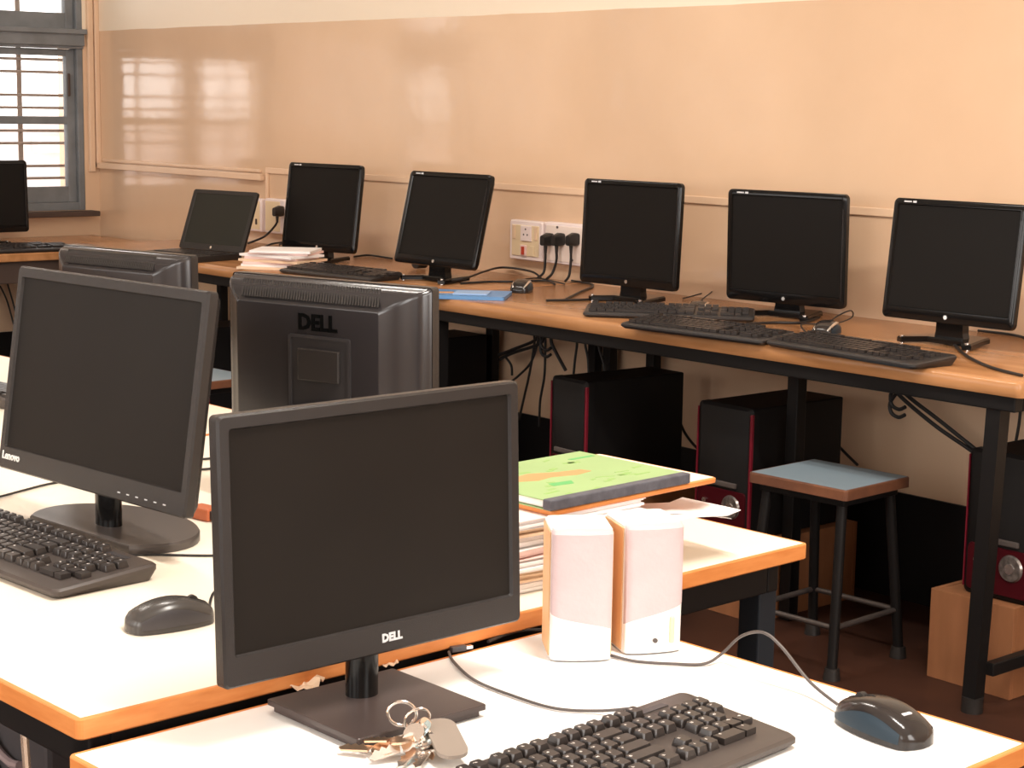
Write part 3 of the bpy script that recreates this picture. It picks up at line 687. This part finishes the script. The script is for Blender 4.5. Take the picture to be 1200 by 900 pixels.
# ------------------------------------------------------------------ mice
def mouse(label,loc,rz,top=MTOP,side=MSIDE,cablepts=None,L=.118,Wd=.062,Hh=.038,logo=True,silver=False,cm=CAB):
    """front of mouse (cable end) at local +y"""
    t=thing('computer_mouse',label,'mouse',loc,rz)
    def prof(u):      # u 0 rear ..1 front : half width, height
        wv=(1-(abs(2*u-.85)/1.15)**3.2)
        hw=Wd/2*(.50+.50*max(0,math.sin(PI*min(1,max(0,(u*.92+.10)))))**.6)
        hh=Hh*(max(0.0,math.sin(PI*(u*.72+.13))))**.75
        return hw,hh
    n=18; m_=22; loops=[]; 
    us=[.0,.012,.04,.09]+[.09+.82*k/12 for k in range(1,13)]+[.955,.985,1.0]
    def sec(u,f0=0,f1=PI,inflate=0,base=.004,shr=1):
        hw,hh=prof(u); e=1.0
        if u<.09: e=math.sqrt(max(0,1-((.09-u)/.09)**2))
        if u>.91: e=math.sqrt(max(0,1-((u-.91)/.09)**2))*.35+.65 if u<1 else .62
        hw*=max(.12,e); hh2=base+(hh-base)*max(.25 if u<.5 else .7,e)
        y=(u-.5)*L; pts=[]
        for k in range(m_+1):
            q=f0+(f1-f0)*k/m_
            c_,s_=math.cos(q),math.sin(q)
            x=(hw+inflate)*math.copysign(abs(c_)**.62,c_); z=base+(hh2-base+inflate)*abs(s_)**.72
            pts.append((x,y,z))
        return pts
    bm=new(); loops=[]
    for u in us:
        s_=sec(u); loops.append([(s_[0][0],s_[0][1],.0005)]+s_+[(s_[-1][0],s_[-1][1],.0005)])
    loft(bm,loops); obj('body',bm,top,t,True)
    # side grips
    for sd,(f0,f1) in enumerate(((R(2),R(38)),(R(142),R(178)))):
        bm=new(); L_=[]
        for u in us[3:-2]:
            tt=(u-.09)/.82; wdt=.35+.65*math.sin(PI*min(1,tt*.8+.2))
            a0,a1=(f0,f0+(f1-f0)*wdt) if sd==0 else (f1-(f1-f0)*wdt,f1)
            L_.append(sec(u,a0,a1,.0007))
        loft(bm,L_,(False,False),None,False); obj('side_grip',bm,side,t,True)
    bm=new(); cyl(bm,(-.0035,L*.27,Hh*.80),(.0035,L*.27,Hh*.80),.0065,16); obj('scroll_wheel',bm,BLK,t,True)
    bm=new(); s1=[]
    for k in range(8):
        u=.60+.38*k/7; hw,hh=prof(u); s1.append((0,(u-.5)*L,hh+.0002 if u<.93 else hh*.86))
    tube(bm,s1,.0006,6); obj('button_seam',bm,BLKM,t,True)
    if logo:
        hw,hh=prof(.22); bm=new(); box(bm,(0,-.28*L,hh-.0008),(.013,.006,.0022),.0006,None); obj('logo',bm,SILW,t,label='small pale oval print')
    if silver:
        bm=new(); L_=[sec(u,R(44),R(58),.001) for u in us[2:-3]]; loft(bm,L_,(False,False),None,False); obj('silver_strip',bm,SIL,t,True)
        bm=new(); L_=[sec(u,R(122),R(136),.001) for u in us[2:-3]]; loft(bm,L_,(False,False),None,False); obj('silver_strip',bm,SIL,t,True)
    if cablepts:
        Mi=Matrix.Rotation(-R(rz),4,'Z'); o=Vector(loc)
        pts=[Vector((0,L*.5-.004,.009))]+[Mi@(Vector(p)-o) for p in cablepts]
        bm=new(); tube(bm,pts,.0019,8); obj('cable',bm,cm,t,True)
    return t
cp=[at(950,800,ZN+.018),at(915,757,ZN+.05),at(893,741,ZN+.06),at(868,746,ZN+.040),at(846,766,ZN+.012),at(825,778,ZN+.003),at(790,778,ZN+.003),at(745,775,ZN+.003),at(716,768,ZN+.003)]
mouse('glossy black mouse with blue-grey sides on the white foreground table, cable arching behind',(6.243,-2.388,ZN+.0003),84,cablepts=cp)
mouse('dark grey mouse on the cream table below the left monitor base',(5.51,-2.835,ZM+.0003),-8,top=MGRY,side=GREY,logo=False,Wd=.056,Hh=.036,L=.110,cablepts=[at(249,697,ZM+.004),at(262,686,ZM+.003),at(285,670,ZM+.003)],cm=CABB)
m1=at(612,342,DZ); mouse('small black and silver mouse on the wall desk, right of the blue folder',(m1.x,m1.y,DZ+.0003),35,silver=True,logo=False,cablepts=[at(606,330,DZ+.004),at(630,326,DZ+.003),at(662,333,DZ+.003)],L=.10,cm=CABB)
m1=at(806,366,DZ); mouse('black and silver mouse behind the slanted keyboard',(m1.x+.01,m1.y+.035,DZ+.0003),30,silver=True,logo=False,L=.095,Hh=.030,cablepts=[at(822,352,DZ+.02),at(834,342,DZ+.02),at(826,343,DZ+.012),at(800,350,DZ+.003)],cm=CABB)
m1=at(960,394,DZ); mouse('black and silver mouse tangled in its cable, beside the second monitor from right',(m1.x,m1.y+.03,DZ+.0003),20,silver=True,logo=False,L=.10,cablepts=[at(975,375,DZ+.03),at(996,364,DZ+.05),at(998,372,DZ+.03),at(975,380,DZ+.03),at(940,380,DZ+.02),at(945,390,DZ+.004)],cm=CABB)

# ------------------------------------------------------------------ loose cables
cable('keyboard_cable','thin grey cable running from a plug at the table edge to the foreground keyboard',[at(526,764,ZN+.004),at(532,776,ZN+.003),at(556,797,ZN+.003),at(600,815,ZN+.003),at(650,830,ZN+.003),at(700,833,ZN+.004),at(742,830,ZN+.014)],.0018,CAB)
t=thing('usb_plug','small grey plug lying at the edge of the cream table, behind the foreground monitor','plug',at(537,759,ZN+.006),-12+90); t.location.z=ZN+.001
bm=new(); box(bm,(0,0,.004),(.020,.008,.007),.001); obj('plug_body',bm,GREY,t)
bm=new(); box(bm,(.014,0,.004),(.010,.006,.004),.0005); obj('contact',bm,SIL,t)
cable('loose_cable','black cable curling out from under the monitor towards the speakers',[at(572,752,ZN+.004),at(592,744,ZN+.003),at(612,739,ZN+.003),at(636,738,ZN+.003)],.0022,CABB)
cable('mouse_cable','thin dark cable crossing the cream table below the left monitor base',[at(60,640,ZM+.003),at(120,650,ZM+.002),at(180,650,ZM+.002),at(250,651,ZM+.002),at(300,648,ZM+.002)],.0018,CABB)
cable('thin_cable','thin dark cable on the cream table beside the left monitor lower corner',[at(-20,586,ZM+.003),at(0,582,ZM+.003),at(30,574,ZM+.003),at(58,567,ZM+.003),at(100,560,ZM+.003)],.002,CABB)
for y0,nm in ((538,'upper'),(550,'lower')):
    cable('thin_cable','thin dark cable between the two monitors, %s of the pair'%nm,[at(205,y0-4,ZM+.003),at(232,y0,ZM+.003),at(262,y0-2,ZM+.003),at(300,y0-2,ZM+.003)],.0022,CABB)
cable('thick_cable','thick black cable lying across the cream table behind the rounded monitor base',[at(215,592,ZM+.006),at(232,598,ZM+.006),at(250,605,ZM+.006),at(290,622,ZM+.006)],.0055,BLK)
t=thing('adapter','small orange-red adapter box on the cream table between the monitors','adapter',at(240,608,ZM),10)
bm=new(); box(bm,(0,0,.010),(.045,.028,.020),.003); obj('housing',bm,mat('orange_red_plastic',(.50,.13,.05),.4),t)
bm=new(); box(bm,(.02,0,.010),(.018,.020,.014),.002); obj('end_cap',bm,BLK,t)
# desk cables
DC=[([(518,330),(545,326),(568,318),(596,313),(622,318),(634,326)],.02,'black cable looping on the wall desk left of the small silver mouse'),
    ([(540,332),(575,330),(600,330),(640,329),(650,333)],.004,'flat dark cable at the back of the wall desk below the socket boards'),
    ([(664,350),(680,342),(695,334),(712,326)],.004,'short black cable disappearing behind the third wall monitor'),
    ([(870,380),(905,378),(940,378),(960,372)],.004,'dark cable under the second wall monitor from right'),
    ([(1110,395),(1130,415),(1160,430),(1198,440)],.004,'thin dark cable on the right end of the desk'),
    ([(1176,384),(1190,392),(1215,400)],.004,'black cable emerging behind the rightmost monitor'),
    ([(640,352),(690,351),(730,347)],.003,'thin dark cable lying left of the third monitor foot'),
    ([(415,301),(430,299),(445,300),(460,303)],.006,'dark cable lying behind the two leftmost wall monitors'),
    ([(308,291),(318,286),(332,284),(345,286)],.02,'dark cable behind the pink paper stack')]
for pts,z,lab in DC:
    P_=[]
    for i,(x,y) in enumerate(pts):
        e=.004 if i in (0,len(pts)-1) else z
        P_.append(at(x,y,DZ+e))
    P_=[Vector((p.x,max(p.y,-.66) if p.y<-.66 else min(p.y,-.02),p.z)) for p in P_]
    cable('desk_cable',lab,P_,.0035)
# plug block beside first monitor
t=thing('round_adapter','small round dark plug adapter on the desk behind the left keyboard','adapter',(2.55,-.16,DZ),0)
bm=new(); cyl(bm,(0,-.02,.024),(0,.02,.024),.022,18); obj('adapter_body',bm,BLK,t,True)
bm=new(); cyl(bm,(-.09,0,.022),(0,0,.022),.004,8); obj('lead',bm,CABB,t,True)
# cables hanging under the desk
UC=[([(628,398),(600,410),(585,416)],'black cable swinging left towards the shaded tower'),
    ([(634,402),(600,414),(586,421)],'black cable just below the topmost swinging one'),
    ([(630,402),(622,425),(608,440),(598,448)],'black cable in a curve under the desk'),
    ([(626,405),(620,440),(612,475),(608,492)],'thin black cable hanging to the skirting, left of two'),
    ([(639,405),(638,440),(633,470),(632,500)],'thin black cable hanging to the skirting, right of two'),
    ([(646,400),(651,412),(663,434)],'thick black cable dropping behind the first dark tower'),
    ([(676,405),(674,420),(672,440)],'thin cable above the first dark tower, left one'),
    ([(686,405),(689,420),(690,440)],'thin cable above the first dark tower, middle one'),
    ([(702,408),(707,425),(709,440)],'thin cable above the first dark tower, right one'),
    ([(592,418),(599,428),(600,440)],'short bent black cable beside the shaded tower'),
    ([(1062,462),(1100,492),(1140,524),(1160,540)],'black rod-straight cable slanting right under the desk, upper of two'),
    ([(1053,462),(1095,498),(1138,528),(1158,545)],'black rod-straight cable slanting right under the desk, lower of two'),
    ([(1196,480),(1194,498),(1190,520)],'thin brown cable hanging right of the end leg'),
    ([(976,512),(985,525),(1005,545)],'thin cable curving down right of the middle tower'),
    ([(975,500),(978,520),(976,545)],'thin cable hanging along the rear of the middle tower'),
    ([(797,495),(803,508),(812,520),(820,528)],'dark cable bundle between the first two towers'),
    ([(8,330),(14,350),(20,372),(24,385)],'thin dark cable on the wall below the window-side desk'),
    ([(0,335),(8,352),(16,380)],'second thin dark cable on the wall below the window-side desk')]
for pts,lab in UC:
    if 600<pts[0][0]<1100 and pts[0][1]<470: pts=[(pts[0][0],pts[0][1]-12)]+list(pts)
    P_=[aty(x,y,-.09) if x>30 else (lambda q:q)(CAM+(aty(x,y,-.09)-CAM)) for x,y in pts]
    if pts[0][0]<30:
        P_=[]
        for x,y in pts:
            d=CF+CR*((x-600)/FPX)-CU*((y-450)/FPX); P_.append(CAM+d*((.06-CAM.x)/d.x))
    cable('hanging_cable',lab,P_,.0055 if 'rod' in lab or 'thick' in lab or 'swinging' in lab else .004)

# ------------------------------------------------------------------ papers, books, speakers on the near end of the cream table
def sheet(name,label,cx,cy,z,w,d,rz,ma,th=.001,curl=0,cat='paper',group=None,parent=None):
    bm=new(); n=10; rows=[]
    up=[];lo=[]
    for i in range(n+1):
        u=-.5+i/n; zz=curl*(max(0,u)**2)*4
        up.append([(u*w,-d/2,zz+th),(u*w,d/2,zz+th)]); lo.append([(u*w,-d/2,zz),(u*w,d/2,zz)])
    loops=[[a[0],a[1],b_[1],b_[0]] for a,b_ in zip(up,lo)]
    loft(bm,loops)
    o=obj(name,bm,ma,None,True); o.location=(cx,cy,z); o.rotation_euler=(0,0,R(rz)); return tag(o,label,cat,group) if not parent else o
# stack of paper bundles
rnd=random.Random(3)
z=ZM+.0005; sx0,sy0=5.560,-2.318
bund=[(.016,PAPW,'white','bottom'),(.013,PAPB,'buff','second from bottom'),(.018,PAPW,'white','third from bottom'),(.012,PAPP,'pink','fourth from bottom'),(.016,PAPW,'white','fifth from bottom'),(.010,PAPB,'buff','sixth from bottom'),(.012,PAPW,'white','top')]
for i,(hh,ma,cn,pos) in enumerate(bund):
    t=thing('paper_bundle','%s bundle of papers, %s in the stack under the green book'%(cn,pos),'papers',(sx0+rnd.uniform(-.008,.008),sy0+rnd.uniform(-.008,.008),z),rnd.uniform(-5,5))
    bm=new(); k=max(3,int(hh/.003))
    zz=0
    for q in range(k):
        ww,dd=.215+rnd.uniform(-.008,.008),.270+rnd.uniform(-.01,.01); box(bm,(rnd.uniform(-.004,.004),rnd.uniform(-.004,.004),zz+hh/k/2),(ww,dd,hh/k*.98)); zz+=hh/k
    obj('sheets',bm,ma,t)
    bm=new(); box(bm,(.0,.0,hh+.0001),(.222,.272,.0008)); obj('cover_sheet',bm,PAPW if i%2 else PAPP,t)
    z+=hh+.0008
zs=z
p=at(832,560,zs+.008)
t=thing('wooden_board','thin orange-edged wooden board between the papers and the green book','board',(5.543,-2.200,zs),3.5)
bm=new(); loft(bm,[rrectz(-.109,.125,-.169,.169,.01,0),rrectz(-.11,.126,-.17,.17,.012,.002),rrectz(-.11,.126,-.17,.17,.012,.006),rrectz(-.108,.124,-.168,.168,.01,.007)]); obj('board',bm,EDGE,t)
bm=new(); slab(bm,-.104,.120,-.164,.164,.0068,.0075,0); obj('board_face',bm,CREAM,t)
t=thing('curled_paper','loose white sheets curling out to the right below the wooden board','paper',(5.635,-2.140,zs-.046),0)
for k,(dz,c_) in enumerate(((0,.006),(.004,.0),(.010,-.006))):
    bm=new(); L_=[]
    for i in range(9):
        u=i/8; y=-.10+.22*u; zz=dz+.012*math.sin(u*3.0)+c_*u-.010*u*u+(.012*(u-.85)/.15 if u>.85 and k==0 else 0)
        a=.07-.012*k; L_.append([(-a+.02,y,zz),(a-.005,y-.006*k,zz+.002),(a-.005,y-.006*k,zz+.003),(-a+.02,y,zz+.001)])
    loft(bm,L_); obj('sheet',bm,PAPW,t,True)
zb=zs+.0078
t=thing('green_book','pale green book with orange print and dark spine, on top of the stack','book',(5.563,-2.220,zb),3.5)
bm=new(); slab(bm,-.104,.100,-.152,.123,.0015,.0120); obj('pages',bm,PAPW,t)
bm=new(); slab(bm,-.107,.108,-.155,.125,.0122,.014,.0006); slab(bm,-.107,.108,-.155,.125,0,.0014,.0004); cv=obj('cover',bm,GREEN,t)
bm=new(); slab(bm,.094,.1095,-.1555,.1255,-.0002,.0146,.002); obj('spine',bm,BIND,t,label='dark worn binding strip')
bm=new(); rnd=random.Random(5)
pl=[(-.03,-.12),(-.022,-.09),(-.03,-.05),(-.012,-.01),(-.005,.03),(.012,.035),(.018,.0),(.006,-.04),(.012,-.07),(-.002,-.10),(-.01,-.13)]
prism(bm,[(x-.005,y-.005) for x,y in pl],.0139,.0143); obj('printed_figure',bm,ORNG,cv)
bm=new()
for k in range(26):
    x=rnd.uniform(-.09,.07); y=rnd.uniform(-.13,.10)
    if abs(x)<.03 and y<.05: x+=.05
    box(bm,(x,y,.0141),(rnd.uniform(.003,.008),rnd.uniform(.008,.03),.0003),0,Matrix.Rotation(rnd.uniform(-.4,.4),4,'Z'))
obj('printed_marks',bm,mat('book_print_yellow_green',(.24,.40,.12),.5),cv,kind='stuff')
bm=new(); prism(bm,[(.03,-.08),(.045,-.085),(.05,-.05),(.035,-.04)],.0139,.0143); obj('printed_leaf',bm,GRN2,cv)
bm=new(); box(bm,(-.07,.09,.0141),(.008,.05,.0003)); obj('printed_title',bm,GRN2,cv)
# speakers
def speaker(label,loc,rz,flip):
    t=thing('speaker',label,'speaker',loc,rz); w,h,d=.0375,.163,.072
    bm=new(); loft(bm,[rrectz(-w+.002,w-.002,0.0,d,.004,0),rrectz(-w,w,0,d,.006,.002),rrectz(-w,w,0,d,.006,h-.003),rrectz(-w+.003,w-.003,.002,d-.003,.005,h)]); obj('cabinet',bm,SPW,t,True)
    bm=new(); slab(bm,-w-.0012,-w+.001,.004,d-.004,.004,h-.006,.0005); slab(bm,w-.001,w+.0012,.004,d-.004,.004,h-.006,.0005); obj('side_panel',bm,SPO,t,label='tan side panel')
    # rounded grille, lower border slanting
    bm=new(); n=14; rows=[]
    for zz in (0,1):
        pass
    lo=[];hi=[]
    for k in range(n+1):
        u=k/n; q=PI*u; x=-w*math.cos(q)*.995; y=-.001-.013*math.sin(q)**.55
        zl=(.060-.022*u) if not flip else (.038+.026*u)
        lo.append((x,y,zl)); hi.append((x,y,h-.006))
    L_=[lo,hi,[(x*.97,y+.004,h-.002) for x,y,z_ in hi],[(x*.97,.004,h-.001) for x,y,z_ in hi]]
    loft(bm,L_,(False,False),None,False); obj('grille',bm,MAUV,t,True,label='mauve cloth grille')
    bm=new(); lo2=[(x*.99,y+.0015,.002) for x,y,z_ in lo]; lo3=[(x*.995,y+.0006,z_+.001) for x,y,z_ in lo]
    top_=[(x*.97,y+.004,h-.0025) for x,y,z_ in hi]
    loft(bm,[lo2,lo3],(False,False),None,False); obj('lower_front',bm,SPW,t,True)
    bm=new(); cyl(bm,(.012 if not flip else 0,-.0125,.018),(.012 if not flip else 0,-.0155,.018),.003,12); obj('led' if flip else 'knob',bm,CAB if flip else SPW,t,True)
    if flip:
        bm=new(); box(bm,(.022,-.0125,.030),(.006,.006,.034),.002); obj('volume_slot',bm,PAPB,t)
    return t
pa=at(676,772,ZN); pb=at(757,762,ZN)
speaker('mauve and white desktop speaker, left of the pair on the white table',(5.850,-2.468,ZN+.0003),55,False)
speaker('mauve and white desktop speaker, right of the pair on the white table',(5.880,-2.377,ZN+.0003),66,True)

# ------------------------------------------------------------------ bunch of keys
kr=at(466,856,ZN+.012)
t=thing('key_bunch','bunch of steel and brass keys on rings with a worn tag, before the monitor base','keys',(kr.x+.028,kr.y-.010,ZN+.001),0)
t.scale=(1.15,1.15,1.15)
bm=new(); torus(bm,(-.012,.004,.030),.013,.0016,None,24,8,(.65,.75,0),(0.2,-.18,.96)); obj('ring',bm,STEEL,t,True)
bm=new(); torus(bm,(.0,.012,.026),.012,.0013,None,24,8,(.5,.8,.1),(.3,-.1,.95)); obj('ring',bm,STEEL,t,True)
def keyshape(M,ma,big=1):
    bm=new(); out=[]
    for k in range(18):
        q=R(20+320*k/17); out.append((-.010+.010*math.cos(q)*big,.0095*math.sin(q)*big))
    out=[(-.010+.010*big*math.cos(R(20+320*k/17)),.0095*big*math.sin(R(20+320*k/17))) for k in range(18)]
    teeth=[(0.0+.0,-.0035),(.006,-.0035),(.008,-.0055),(.011,-.003),(.014,-.0058),(.017,-.003),(.020,-.005),(.023,-.002),(.026,.000),(.023,.0035),(.002,.0035)]
    poly=[p for p in out[::-1]]; 
    prism(bm,poly,0,.002,M); prism(bm,teeth,.0002,.0018,M); obj('key',bm,ma,t)
rnd=random.Random(9)
for k,(dx,dy,dz,az,el,ma,sc) in enumerate([(.004,-.020,.014,205,10,GOLD,1.1),(-.006,-.034,.006,215,4,GOLD,1.2),(.010,-.010,.016,235,25,STEEL,1),(.018,.0,.014,300,30,BLUK,1.1),(.020,.006,.016,320,35,STEEL,1),(.026,-.008,.010,285,20,STEEL,1.1),(.012,.012,.012,340,30,GOLD,1),(.024,.014,.014,10,30,STEEL,1),(.034,-.002,.008,300,12,STEEL,1.1),(.006,.024,.010,50,20,BLUK,1),(.016,-.018,.010,250,12,STEEL,1.15)]):
    M=Matrix.Translation((dx,dy,dz))@Matrix.Rotation(R(az),4,'Z')@Matrix.Rotation(R(el),4,'Y')@Matrix.Rotation(R(rnd.uniform(-50,50)),4,'X')@Matrix.Scale(sc,4)
    keyshape(M,ma)
bm=new(); M=Matrix.Translation((.030,.020,.016))@Matrix.Rotation(R(-22),4,'Z')@Matrix.Rotation(R(14),4,'Y')@Matrix.Scale(1.15,4)
loft(bm,[rrectz(-.022,.030,-.0125,.0125,.010,0),rrectz(-.022,.030,-.0125,.0125,.010,.003)],(True,True),M); obj('tag',bm,TAG,t,label='worn grey-brown tag')
# scraps behind the monitor base
for px,py,ma,lab,rz,w,d in ((362,800,PAPB,'crumpled buff paper scrap behind the foreground monitor base, left of its neck',40,.05,.07),(459,778,PAPB,'small buff card behind the foreground monitor base, right of its neck',75,.022,.028)):
    p=at(px,py,ZN+.004); bm=new(); n=7; rnd=random.Random(int(px)); V=[]
    hz=.012 if px<400 else .006
    top=[[(u*w/n-w/2,v*d/n-d/2,.002+hz*rnd.random()) for v in range(n+1)] for u in range(n+1)]
    loops=[]
    for u in range(n+1): loops.append(top[u]+[(q[0],q[1],max(0,q[2]-.0015)) for q in top[u][::-1]])
    loft(bm,loops); o=obj('paper_scrap',bm,ma,None); o.location=(p.x-.012,p.y,ZN+.0005); o.rotation_euler=(0,0,R(rz)); tag(o,lab,'paper')

# ------------------------------------------------------------------ far papers and blue folder
p0=at(334,316,DZ); bx_,by_=2.20,-.545
rnd=random.Random(2); z=DZ+.0005
cols=[PAPB,PAPW,PAPP,PAPB,PAPP,PAPW,PAPP,PAPW]
names=['buff','white','pink','buff','pink','white','pink','white']
pos=['lowest','second from below','third from below','fourth from below','fifth from below','sixth from below','seventh from below','topmost']
for i in range(8):
    w,d=.22+rnd.uniform(-.02,.02),.17+rnd.uniform(-.02,.01); hh=.0078
    bm=new(); loft(bm,[rrectz(-w/2,w/2,-d/2,d/2,.003,0),rrectz(-w/2,w/2,-d/2,d/2,.003,hh)])
    o=obj('notebook',bm,cols[i]); o.location=(2.285+rnd.uniform(-.015,.015),-.535+rnd.uniform(-.012,.012),z); o.rotation_euler=(0,0,R(rnd.uniform(12,46)))
    tag(o,'thin %s exercise book, %s in the pile by the leftmost wall monitor'%(names[i],pos[i]),'book','pile of exercise books on the wall desk'); z+=hh+.0002
p=at(552,347,DZ); t=thing('blue_folder','blue plastic folder with an orange print on the wall desk, behind the centre monitor','folder',(p.x+.0,p.y-.02,DZ+.0005),42)
bm=new(); loft(bm,[rrectz(-.135,.125,-.09,.09,.006,0),rrectz(-.135,.125,-.09,.09,.006,.010)]); obj('folder_body',bm,BLUP,t)
bm=new(); box(bm,(.02,-.01,.012),(.10,.09,.003)); obj('inner_sheet',bm,mat('pale_blue_sheet',(.35,.5,.75),.5),t)
bm=new(); box(bm,(-.07,.0,.0115),(.07,.02,.003),0,Matrix.Rotation(.2,4,'Z')); obj('printed_band',bm,ORNG,t)

# ------------------------------------------------------------------ things under the cream table at lower left
t=thing('computer_tower','grey plastic computer case under the cream table at the lower left corner','computer',(5.265,-2.93,0),0)
bm=new(); box(bm,(0,.21,.255),(.20,.42,.51),.008); obj('case',bm,GREY,t)
bm=new(); tube(bm,[(-.07,-.006,.495),(-.03,-.010,.465),(.01,-.008,.452),(.04,-.008,.456)],.006,8); obj('front_ridge',bm,mat('pinkish_grey_trim',(.25,.19,.19),.4),t,True)
bm=new(); tube(bm,[(-.07,-.004,.455),(-.03,-.006,.42),(.02,-.006,.41),(.05,-.006,.415)],.010,8); obj('front_groove',bm,BLK,t,True)
cable('chrome_rod','thin chrome rod under the left corner of the cream table',[(5.505,-3.026,.593),(5.545,-3.035,.40),(5.585,-3.044,.20),(5.62,-3.052,.0)],.005,SIL,'rod')

# ------------------------------------------------------------------ light
w = bpy.data.worlds.new('sky'); bpy.context.scene.world = w; w.use_nodes = True
bg = w.node_tree.nodes['Background']; bg.inputs[0].default_value = (1.0,.965,.93,1); bg.inputs[1].default_value = 5.5
def area(name,loc,rot,sx_,sy_,e,col):
    l=bpy.data.lights.new(name,'AREA'); l.shape='RECTANGLE'; l.size=sx_; l.size_y=sy_; l.energy=e; l.color=col
    o=bpy.data.objects.new(name,l); C.objects.link(o); o.location=loc; o.rotation_euler=rot; return o
# daylight entering the windows of the wall behind the camera
DAY=(1.0,.95,.90)
for i,(a,b_) in enumerate(fw):
    area('window_daylight',((a+b_)/2,WY+.02,1.72),(R(90),0,0),b_-a,1.5,(15,45,75,35)[i],DAY)
for i,(a,b_) in enumerate(wins):
    pass
area('window_daylight',(WX-.02,(rw[0]+rw[1])/2,1.72),(0,R(90),0),1.5,rw[1]-rw[0],90,DAY)
# fluorescent battens on the ceiling
for x,y,e in ((6.5,-2.4,125),(4.0,-2.0,50),(1.6,-2.2,26)):
    area('tube_light',(x,y,3.05),(0,0,0),1.2,.12,e,(1.0,.93,.84))

sc = bpy.context.scene
sc.view_settings.view_transform='Standard'; sc.view_settings.look='None'; sc.view_settings.gamma=1; sc.view_settings.exposure=-0.60
sc.view_settings.use_curve_mapping=False
